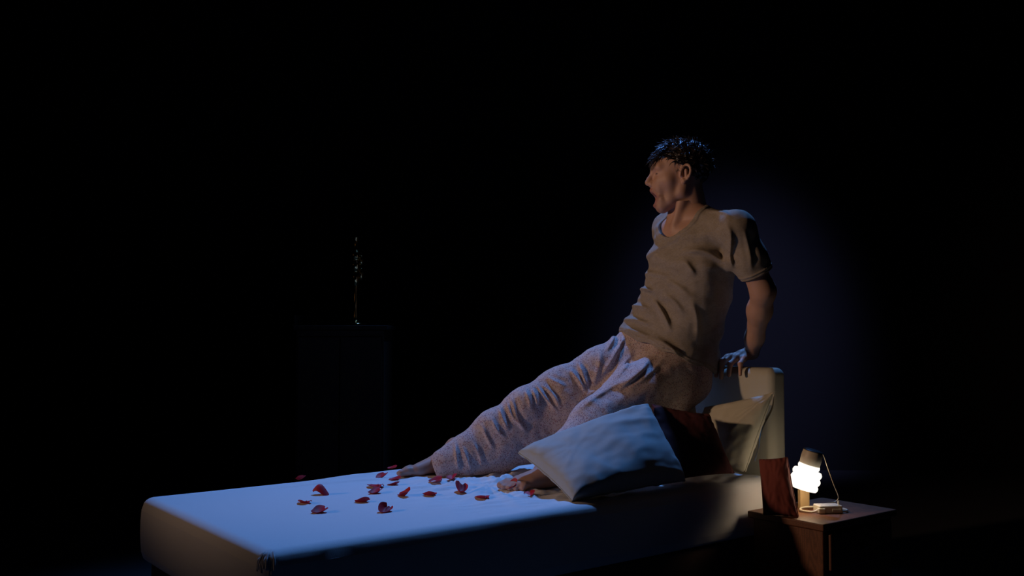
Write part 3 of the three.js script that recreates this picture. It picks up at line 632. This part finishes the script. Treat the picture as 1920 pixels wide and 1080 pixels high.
  const headCol = (X, Y, Z) => {
    const [x, y, z] = toHead(X, Y, Z);
    let c = skinC;
    const st = sstep(-0.03, -0.06, y) * sstep(-0.02, 0.03, x) * 0.22 * (0.6 + 0.8 * Math.abs(NZ(x * 400, y * 400, z * 400)));   // stubble
    c = mix3(c, [0.16, 0.11, 0.09], st);
    c = mix3(c, [0.40, 0.19, 0.15], 1 - sstep(0.0, 0.004, lips.at(x, y, z)));
    c = mix3(c, [0.10, 0.02, 0.02], (1 - sstep(0.0005, 0.004, mouthAt(x, y, z))) * (1 - sstep(0.098, 0.106, x)) * sstep(0.001, 0.003, lips.at(x, y, z)));
    c = mix3(c, [0.05, 0.03, 0.02], (1 - sstep(0.0, 0.004, brows.at(x, y, z))) * (0.7 + 0.3 * NZ(x * 900, y * 300, z * 900)));
    c = mix3(c, [0.06, 0.035, 0.03], 0.9 * sstep(0.0785, 0.082, x) * (1 - sstep(0.0018, 0.0032, Math.abs(y - 0.004 + 0.06 * (Math.abs(z) - 0.031) ** 2 * 60))) * (1 - sstep(0.010, 0.013, Math.abs(Math.abs(z) - 0.031))));  // lashes of the screwed-up eye
    return c;
  };
  const paint = (g, fn) => { const p = g.attributes.position, a = new Float32Array(p.count * 3); for (let i = 0; i < p.count; i++) { const c = fn(p.getX(i), p.getY(i), p.getZ(i)), s = 1 + 0.05 * NZ(p.getX(i) * 60, p.getY(i) * 60, p.getZ(i) * 60); a[i * 3] = c[0] * s; a[i * 3 + 1] = c[1] * s; a[i * 3 + 2] = c[2] * s; } g.setAttribute('color', new THREE.BufferAttribute(a, 3)); return g; };
  const plain = () => skinC;
  const bound = (pts, m) => [[0, 1, 2].map(i => Math.min(...pts.map(p => p[i])) - m), [0, 1, 2].map(i => Math.max(...pts.map(p => p[i])) + m)];
  const pieces = [];
  { const [a, b] = bound([pelvis, neckBase, shL, shR, elL, elR, wrL, wrR, hipL, hipR, knL, knR, anL, anR], 0.13); b[1] = neckBase[1] + 0.06; pieces.push(paint(surface(a, b, 0.0065, bodyAt), plain)); }
  { const [a, b] = bound([fromHead(-0.11, 0.14, 0.095), fromHead(0.135, -0.14, -0.095), fromHead(0.13, 0.1, 0.09), fromHead(-0.1, -0.14, -0.09)], 0.005); a[1] = Math.min(a[1], neckBase[1] + 0.0); pieces.push(paint(surface(a, b, 0.0024, headAt), headCol)); }
  for (const [f, w] of [[handL, wrL], [handR, wrR]]) { const [a, b] = bound([w], 0.15); pieces.push(paint(surface(a, b, 0.0026, (x, y, z) => f.at(x, y, z)), plain)); }
  for (const [f, h, d] of [[footR, heelR, dirR], [footL, heelL, dirL]]) { const [a, b] = bound([h, add3(h, d, 0.26)], 0.07); b[1] = h[1] + 0.16; a[1] = h[1] - 0.02; pieces.push(paint(surface(a, b, 0.003, (x, y, z) => f.at(x, y, z)), plain)); }
  mesh('body', put(mergeGeometries(pieces)), new THREE.MeshPhysicalMaterial({ vertexColors: true, roughness: 0.55, sheen: 0.15, sheenColor: lin(0.5, 0.3, 0.25) }), man);

  // ---- hair: a tousled cap with many curved locks
  {
    const capAt = (X, Y, Z) => {
      const [x, y, z] = toHead(X, Y, Z);
      const n = 0.007 * NZ(x * 55, y * 55, z * 55) + 0.004 * NZ(x * 120, y * 90, z * 120);
      let d = ell(x, y, z, [-0.006, 0.045, 0], [0.105, 0.086, 0.081]) - n * (1 + 0.5 * sstep(0.02, 0.08, x)) + 0.0065 * sstep(0.02, 0.09, x);
      const line = Math.max(0.060 + 0.012 * NZ(z * 60, 3, x * 40) - y - 0.9 * Math.max(0, 0.045 - x), (0.020 + 0.0 * z) - y - 1.5 * Math.max(0, -0.012 - x));    // hairline: forehead, temple, behind the ear
      d = smax(d, line + n * 0.8, 0.006);
      return smax(d, -(ell(x, y, z, [-0.004, 0.043, 0], [0.096, 0.076, 0.071])), 0.003);
    };
    const [a, b] = bound([fromHead(-0.12, 0.15, 0.1), fromHead(0.12, -0.06, -0.1), fromHead(0.12, 0.15, 0.1), fromHead(-0.12, -0.08, -0.1)], 0.01);
    const parts = [surface(a, b, 0.003, capAt)]; parts[0] = parts[0].toNonIndexed();
    const locks = [];
    for (let k = 0; k < 1500; k++) {
      const th = rnd() * 2 * Math.PI, ph = Math.acos(1 - rnd() * 1.15), dx = Math.sin(ph) * Math.cos(th), dz = Math.sin(ph) * Math.sin(th), dy = Math.cos(ph);
      const p0 = [-0.006 + 0.098 * dx, 0.045 + 0.080 * dy, 0.075 * dz];
      if (p0[1] < 0.052 - 0.9 * Math.max(0, 0.045 - p0[0]) + 0.006 || p0[1] < 0.022 - 1.5 * Math.max(0, -0.012 - p0[0])) continue;
      const front = sstep(0.03, 0.09, p0[0]), len = 0.020 + 0.020 * rnd() + 0.014 * front;
      let dir = norm3([dx * 0.30 + 0.45 + 0.7 * (rnd() - 0.5), dy * 0.30 + 0.3 * (rnd() - 0.5) - 0.6 * front, dz * 0.30 + 0.9 * (rnd() - 0.5)]);
      const bend = [(rnd() - 0.5) * 1.6, (rnd() - 0.65) * 1.3 - 0.5 * front, (rnd() - 0.5) * 1.6], pts = [p0]; let q = p0;
      for (let j = 0; j < 5; j++) { q = add3(q, dir, len / 5); dir = norm3(add3(dir, bend, 0.28)); pts.push(q); }
      const R = 0.0013 + 0.0012 * rnd(), P = [], I = [], m = 5;
      pts.forEach((c, j) => { const ax = norm3(sub3(pts[Math.min(j + 1, 5)], pts[Math.max(j - 1, 0)])), u = norm3(cross3(ax, [0.3, 0.2, 0.9])), v = cross3(ax, u), r = R * (1 - (j / 5) ** 1.6 * 0.92); for (let i = 0; i < m; i++) { const t = i / m * 2 * Math.PI; P.push(...fromHead(...add3(add3(c, u, r * Math.cos(t)), v, r * Math.sin(t)))); } });
      for (let j = 0; j < 5; j++) for (let i = 0; i < m; i++) { const A = j * m + i, B = j * m + (i + 1) % m; I.push(A, B, B + m, A, B + m, A + m); }
      const g = new THREE.BufferGeometry(); g.setAttribute('position', new THREE.Float32BufferAttribute(P, 3)); g.setIndex(I); g.computeVertexNormals(); locks.push(g.toNonIndexed());
    }
    for (let k = 0; k < 330; k++) {                // fringe over the brow, sideburns in front of the ears
      const side = k % 3 === 0, z0 = side ? (rnd() < 0.5 ? 1 : -1) * 0.066 : (rnd() - 0.5) * 0.12, x0 = side ? 0.010 + 0.026 * rnd() : 0.082 - 4.5 * z0 * z0;
      let q = [x0, side ? 0.030 + 0.012 * rnd() : 0.070 + 0.026 * rnd(), side ? z0 * (1.05 - 4 * (x0 - 0.01)) : z0], dir = norm3(side ? [0.1 * (rnd() - 0.3), -1, 0] : [0.75 + 0.3 * rnd(), -0.25 - 0.4 * rnd(), 0.9 * (rnd() - 0.5) + z0 * 3]);
      const len = side ? 0.018 + 0.014 * rnd() : 0.022 + 0.022 * rnd(), pts = [q]; for (let j = 0; j < 5; j++) { q = add3(q, dir, len / 5); dir = norm3(add3(dir, [side ? 0.05 : -0.25, -0.55, 0.5 * (rnd() - 0.5)], 0.3)); pts.push(q); }
      const R = 0.0012 + 0.001 * rnd(), P = [], I = [], m = 5;
      pts.forEach((c, j) => { const ax = norm3(sub3(pts[Math.min(j + 1, 5)], pts[Math.max(j - 1, 0)])), u = norm3(cross3(ax, [0.3, 0.2, 0.9])), v = cross3(ax, u), r = R * (1 - (j / 5) ** 1.6 * 0.92); for (let i = 0; i < m; i++) { const t = i / m * 2 * Math.PI; P.push(...fromHead(...add3(add3(c, u, r * Math.cos(t)), v, r * Math.sin(t)))); } });
      for (let j = 0; j < 5; j++) for (let i = 0; i < m; i++) { const A = j * m + i, B = j * m + (i + 1) % m; I.push(A, B, B + m, A, B + m, A + m); }
      const g = new THREE.BufferGeometry(); g.setAttribute('position', new THREE.Float32BufferAttribute(P, 3)); g.setIndex(I); g.computeVertexNormals(); locks.push(g.toNonIndexed());
    }
    const hair = mergeGeometries([...parts, ...locks]);
    mesh('hair', put(hair), new THREE.MeshPhysicalMaterial({ color: lin(0.022, 0.014, 0.010), roughness: 0.42, sheen: 0.3, sheenColor: lin(0.1, 0.09, 0.08) }), man).userData.label = 'short tousled dark brown hair';
  }

  // ---- T-shirt
  const shirtTrunk = new Trunk([[[0.555, 0.91, -3.51], 0.196, 0.160], [[0.579, 0.998, -3.496], 0.179, 0.149], [[0.611, 1.094, -3.461], 0.155, 0.128], [[0.637, 1.2, -3.406], 0.150, 0.120], [[0.646, 1.298, -3.382], 0.152, 0.120], [[0.656, 1.389, -3.368], 0.143, 0.108], [[0.652, 1.438, -3.365], 0.085, 0.080]], trunkSide, 2.9);
  const sleeves = new Field(0.03);
  const slL = [0.833, 1.239, -3.214], slR = mix3(shR, elR, 0.72);
  sleeves.chain([[add3(neckBase, side, 0.045), 0.048], [shL, 0.060], [[0.8, 1.296, -3.202], 0.058], [mix3(shL, slL, 1.25), 0.057]]);
  sleeves.chain([[add3(neckBase, side, -0.045), 0.048], [shR, 0.062], [mix3(shR, elR, 0.9), 0.064]]);
  const shirtFold = folds([
    { p: [[0.563, 1.306], [0.612, 1.321], [0.662, 1.312], [0.717, 1.281], [0.753, 1.239]], h: 0.0130, w: 0.010 },
    { p: [[0.585, 1.295], [0.607, 1.262], [0.632, 1.226]], h: 0.0117, w: 0.010 },
    { p: [[0.494, 1.171], [0.519, 1.131], [0.541, 1.083], [0.559, 1.029]], h: 0.0169, w: 0.009 },
    { p: [[0.49, 1.021], [0.53, 1.003], [0.563, 0.978], [0.596, 0.93]], h: 0.0156, w: 0.009 },
    { p: [[0.45, 1.208], [0.479, 1.197], [0.508, 1.182]], h: 0.0104, w: 0.007 },
    { p: [[0.42, 1.145], [0.457, 1.138], [0.497, 1.124]], h: 0.0091, w: 0.007 },
    { p: [[0.402, 1.091], [0.448, 1.087], [0.504, 1.061]], h: 0.0104, w: 0.008 },
    { p: [[0.388, 1.061], [0.439, 1.047], [0.512, 1.01]], h: 0.0078, w: 0.008 },
    { p: [[0.464, 1.257], [0.512, 1.248], [0.563, 1.222]], h: 0.0078, w: 0.009 },
    { p: [[0.53, 1.229], [0.57, 1.204], [0.621, 1.156]], h: 0.0091, w: 0.010 },
    { p: [[0.519, 1.178], [0.559, 1.153], [0.603, 1.091]], h: 0.0091, w: 0.009 },
    { p: [[0.464, 1.292], [0.512, 1.335], [0.578, 1.365]], h: 0.0078, w: 0.009 },
    { p: [[0.706, 1.421], [0.724, 1.352], [0.731, 1.281], [0.752, 1.23]], h: 0.0130, w: 0.009 },
    { p: [[0.763, 1.392], [0.785, 1.317], [0.799, 1.227]], h: 0.0078, w: 0.008 },
    { p: [[0.666, 1.457], [0.698, 1.453], [0.731, 1.421]], h: 0.0078, w: 0.008 },
    { p: [[0.614, 1.156], [0.64, 1.083], [0.651, 0.992]], h: 0.0091, w: 0.010 },
  ]);
  const hemP = [0.507, 0.988, -3.406], hemN = norm3([-0.40, -0.90, 0.0]), collarC = add3(add3(neckBase, cross3(side, [0, 1, 0]).map(v => -v), 0.0), [-0.052, 0.030, 0.022]);
  const chestF = norm3(cross3([0, 1, 0], side).map(v => -v));
  const fwdChest = chestF[0] < 0 ? chestF : chestF.map(v => -v);
  const collarAt = (x, y, z) => { const q = sub3([x, y, z], collarC), u = dot3(q, side) / 0.088, f = dot3(q, fwdChest) / 0.085, v = q[1] / 0.118; return (Math.sqrt(u * u + f * f + v * v) - 1) * 0.085; };
  const armD = norm3(sub3(slL, shL)), armDR = norm3(sub3(slR, shR));
  const shirtAt = (x, y, z) => {
    const tr = shirtTrunk.at(x, y, z), sl = sleeves.at(x, y, z);
    let d = smin(tr, sl, 0.045);
    if (d > 0.06) return d;
    const fine = 0.0016 * NZ(x * 34, y * 34, z * 34) + 0.0045 * NZ(x * 12 + 4, y * 14 + x * 8, z * 12);
    d -= shirtFold(x, y) + fine;
    const co = collarAt(x, y, z);
    d -= 0.0035 * (1 - sstep(0.006, 0.011, Math.abs(co - 0.008)));                     // ribbed collar band
    const q = [x, y, z], hem = dot3(sub3(q, hemP), hemN) + 0.004 * Math.sin(x * 60 + z * 25), eL = dot3(sub3(q, slL), armD), eR = dot3(sub3(q, slR), armDR);
    const lArm = sl < tr + 0.02 && dot3(sub3(q, shL), side) > -0.03, rArm = sl < tr + 0.02 && dot3(sub3(q, shR), side) < 0.03;
    const cut = Math.max(hem, lArm ? eL : -1, rArm ? eR : -1);
    d -= 0.002 * (1 - sstep(0.002, 0.004, Math.abs(cut + 0.014)));                      // stitched hem
    const hollow = -(d + 0.009);                                                       // open cloth near the hems
    let s = smax(d, cut, 0.003);
    if (cut > -0.07) s = Math.max(s, Math.min(hollow, cut + 0.06));
    return smax(s, -co, 0.003);
  };
  { const [a, b] = bound([[0.549, 0.892, -3.471], shL, shR, slL, slR, neckBase], 0.21); b[1] = neckBase[1] + 0.12; a[1] = hemP[1] - 0.2; mesh('t_shirt', put(boxUV(surface(a, b, 0.0042, shirtAt))), M.jersey, man).userData.label = 'creased grey-brown short-sleeved T-shirt'; }

  // ---- pyjama trousers
  const legs = new Field(0.05);
  legs.chain([[[0.5, 0.988, -3.536], 0.087], [[0.321, 0.903, -3.47], 0.076], [[0.169, 0.836, -3.423], 0.068], [[0.047, 0.776, -3.366], 0.062], [[-0.065, 0.705, -3.329], 0.055], [[-0.166, 0.632, -3.292], 0.044], [[-0.226, 0.595, -3.264], 0.037], [[-0.258, 0.575, -3.255], 0.034]]);
  legs.chain([[[0.368, 0.811, -3.454], 0.07], [[0.208, 0.721, -3.388], 0.062], [[0.06, 0.647, -3.352], 0.054], [[-0.055, 0.597, -3.304], 0.042], [[-0.168, 0.583, -3.275], 0.034], [[-0.233, 0.566, -3.265], 0.03]]);
  legs.chain([[[0.429, 0.891, -3.481], 0.08], [[0.171, 0.772, -3.396], 0.062], [[-0.019, 0.666, -3.331], 0.052], [[-0.147, 0.598, -3.284], 0.038]]);
  const legN = new Field(0.04);
  legN.chain([[[0.6, 0.924, -3.429], 0.100], [[0.437, 0.833, -3.323], 0.088], [[0.274, 0.73, -3.218], 0.075], [[0.174, 0.647, -3.112], 0.062], [[0.113, 0.587, -3.074], 0.046]]);
  legN.chain([[[0.635, 0.865, -3.432], 0.085], [[0.473, 0.75, -3.317], 0.07], [[0.306, 0.651, -3.222], 0.055]]);
  const seat = new Trunk([[[0.596, 0.889, -3.521], 0.158, 0.132], [[0.561, 0.968, -3.517], 0.156, 0.130], [[0.571, 1.047, -3.504], 0.142, 0.116]], trunkSide, 2.4);
  const hipFold = folds([
    { p: [[0.319, 0.988], [0.308, 0.917], [0.278, 0.832]], h: 0.0075, w: 0.009 },
    { p: [[0.393, 0.995], [0.349, 0.932], [0.286, 0.847]], h: 0.0075, w: 0.008 },
    { p: [[0.442, 0.978], [0.379, 0.91], [0.301, 0.839]], h: 0.0067, w: 0.008 },
    { p: [[0.494, 0.965], [0.427, 0.899], [0.334, 0.828]], h: 0.0075, w: 0.008 },
    { p: [[0.515, 0.968], [0.414, 0.896], [0.266, 0.82], [0.184, 0.752]], h: 0.0097, w: 0.011 },
    { p: [[0.536, 0.953], [0.457, 0.892], [0.36, 0.827]], h: 0.0060, w: 0.008 },
  ]), kneeFold = folds([
    { p: [[0.202, 0.915], [0.234, 0.876], [0.267, 0.817]], h: 0.0115, w: 0.0070 },
    { p: [[0.236, 0.943], [0.252, 0.891], [0.271, 0.828]], h: 0.0126, w: 0.0070 },
    { p: [[0.094, 0.864], [0.139, 0.829], [0.177, 0.761]], h: 0.0092, w: 0.0070 },
    { p: [[0.117, 0.885], [0.158, 0.866], [0.196, 0.848]], h: 0.0080, w: 0.0062 },
    { p: [[0.07, 0.851], [0.083, 0.817], [0.09, 0.776]], h: 0.0103, w: 0.0062 },
    { p: [[0.081, 0.866], [0.117, 0.814], [0.17, 0.753]], h: 0.0103, w: 0.0062 },
    { p: [[0.045, 0.844], [0.057, 0.817], [0.068, 0.765]], h: 0.0092, w: 0.0062 },
    { p: [[-0.004, 0.821], [0.015, 0.757], [0.057, 0.686]], h: 0.0115, w: 0.0070 },
    { p: [[-0.019, 0.806], [-0.004, 0.761], [0.049, 0.701]], h: 0.0092, w: 0.0062 },
    { p: [[-0.045, 0.787], [-0.03, 0.743], [-0.007, 0.698]], h: 0.0103, w: 0.0062 },
    { p: [[-0.071, 0.754], [-0.052, 0.71], [-0.011, 0.672]], h: 0.0080, w: 0.0062 },
    { p: [[-0.108, 0.732], [-0.085, 0.684], [-0.056, 0.635]], h: 0.0069, w: 0.0062 },
    { p: [[-0.193, 0.673], [-0.187, 0.622], [-0.176, 0.567]], h: 0.0092, w: 0.0053 },
    { p: [[-0.169, 0.659], [-0.15, 0.611], [-0.132, 0.563]], h: 0.0080, w: 0.0053 },
    { p: [[-0.139, 0.677], [-0.11, 0.626], [-0.099, 0.571]], h: 0.0069, w: 0.0062 },
    { p: [[0.382, 1.043], [0.363, 1.009], [0.333, 0.967]], h: 0.0115, w: 0.0070 },
    { p: [[0.413, 1.032], [0.39, 0.994], [0.348, 0.94]], h: 0.0092, w: 0.0062 },
  ]);
  const hemR = [[-0.257, 0.581, -3.265], norm3([-0.92, -0.39, 0])], hemL = [[0.103, 0.568, -3.065], norm3(sub3(anL, knL))], waistP = [0.508, 1.043, -3.454], waistN = norm3([0.12, 1, 0]);
  const trouserAt = (x, y, z) => {
    const lr = legs.at(x, y, z), ll = legN.at(x, y, z);
    let d = smin(smin(lr, seat.at(x, y, z), 0.06), ll, 0.035);
    if (d > 0.06) return d;
    const wn = sstep(-0.03, 0.03, lr - ll); d -= hipFold(x, y) + (1 - wn) * kneeFold(x, y) + 0.0022 * NZ(x * 34, y * 34, z * 34) + 0.004 * NZ(x * 14, y * 14 + 3, z * 14);
    const q = [x, y, z];
    const cR = dot3(sub3(q, hemR[0]), hemR[1]), cL = dot3(sub3(q, hemL[0]), hemL[1]);
    const cut = Math.max(lr < ll ? cR - 0.006 - 0.9 * Math.max(0, hemR[0][1] - y + 0.01) * 0 : -1, ll < lr && z > -3.2 ? cL : -1, dot3(sub3(q, waistP), waistN));
    const hollow = -(d + 0.009);
    let s = smax(d, cut, 0.003);
    if (cut > -0.06) s = Math.max(s, Math.min(hollow, cut + 0.05));
    return Math.max(s, 0.5555 - y);                // cloth lies flat where it meets the sheet
  };
  { const [a, b] = bound([[-0.222, 0.595, -3.264], [0.605, 0.827, -3.273], [0.113, 0.587, -3.074], [0.552, 1.008, -3.475], hipR], 0.19); a[1] = 0.53; mesh('pyjama_trousers', put(boxUV(surface(a, b, 0.0042, trouserAt))), M.print, man).userData.label = 'loose pale trousers with a fine flower print'; }
}

renderer.render(scene, camera);
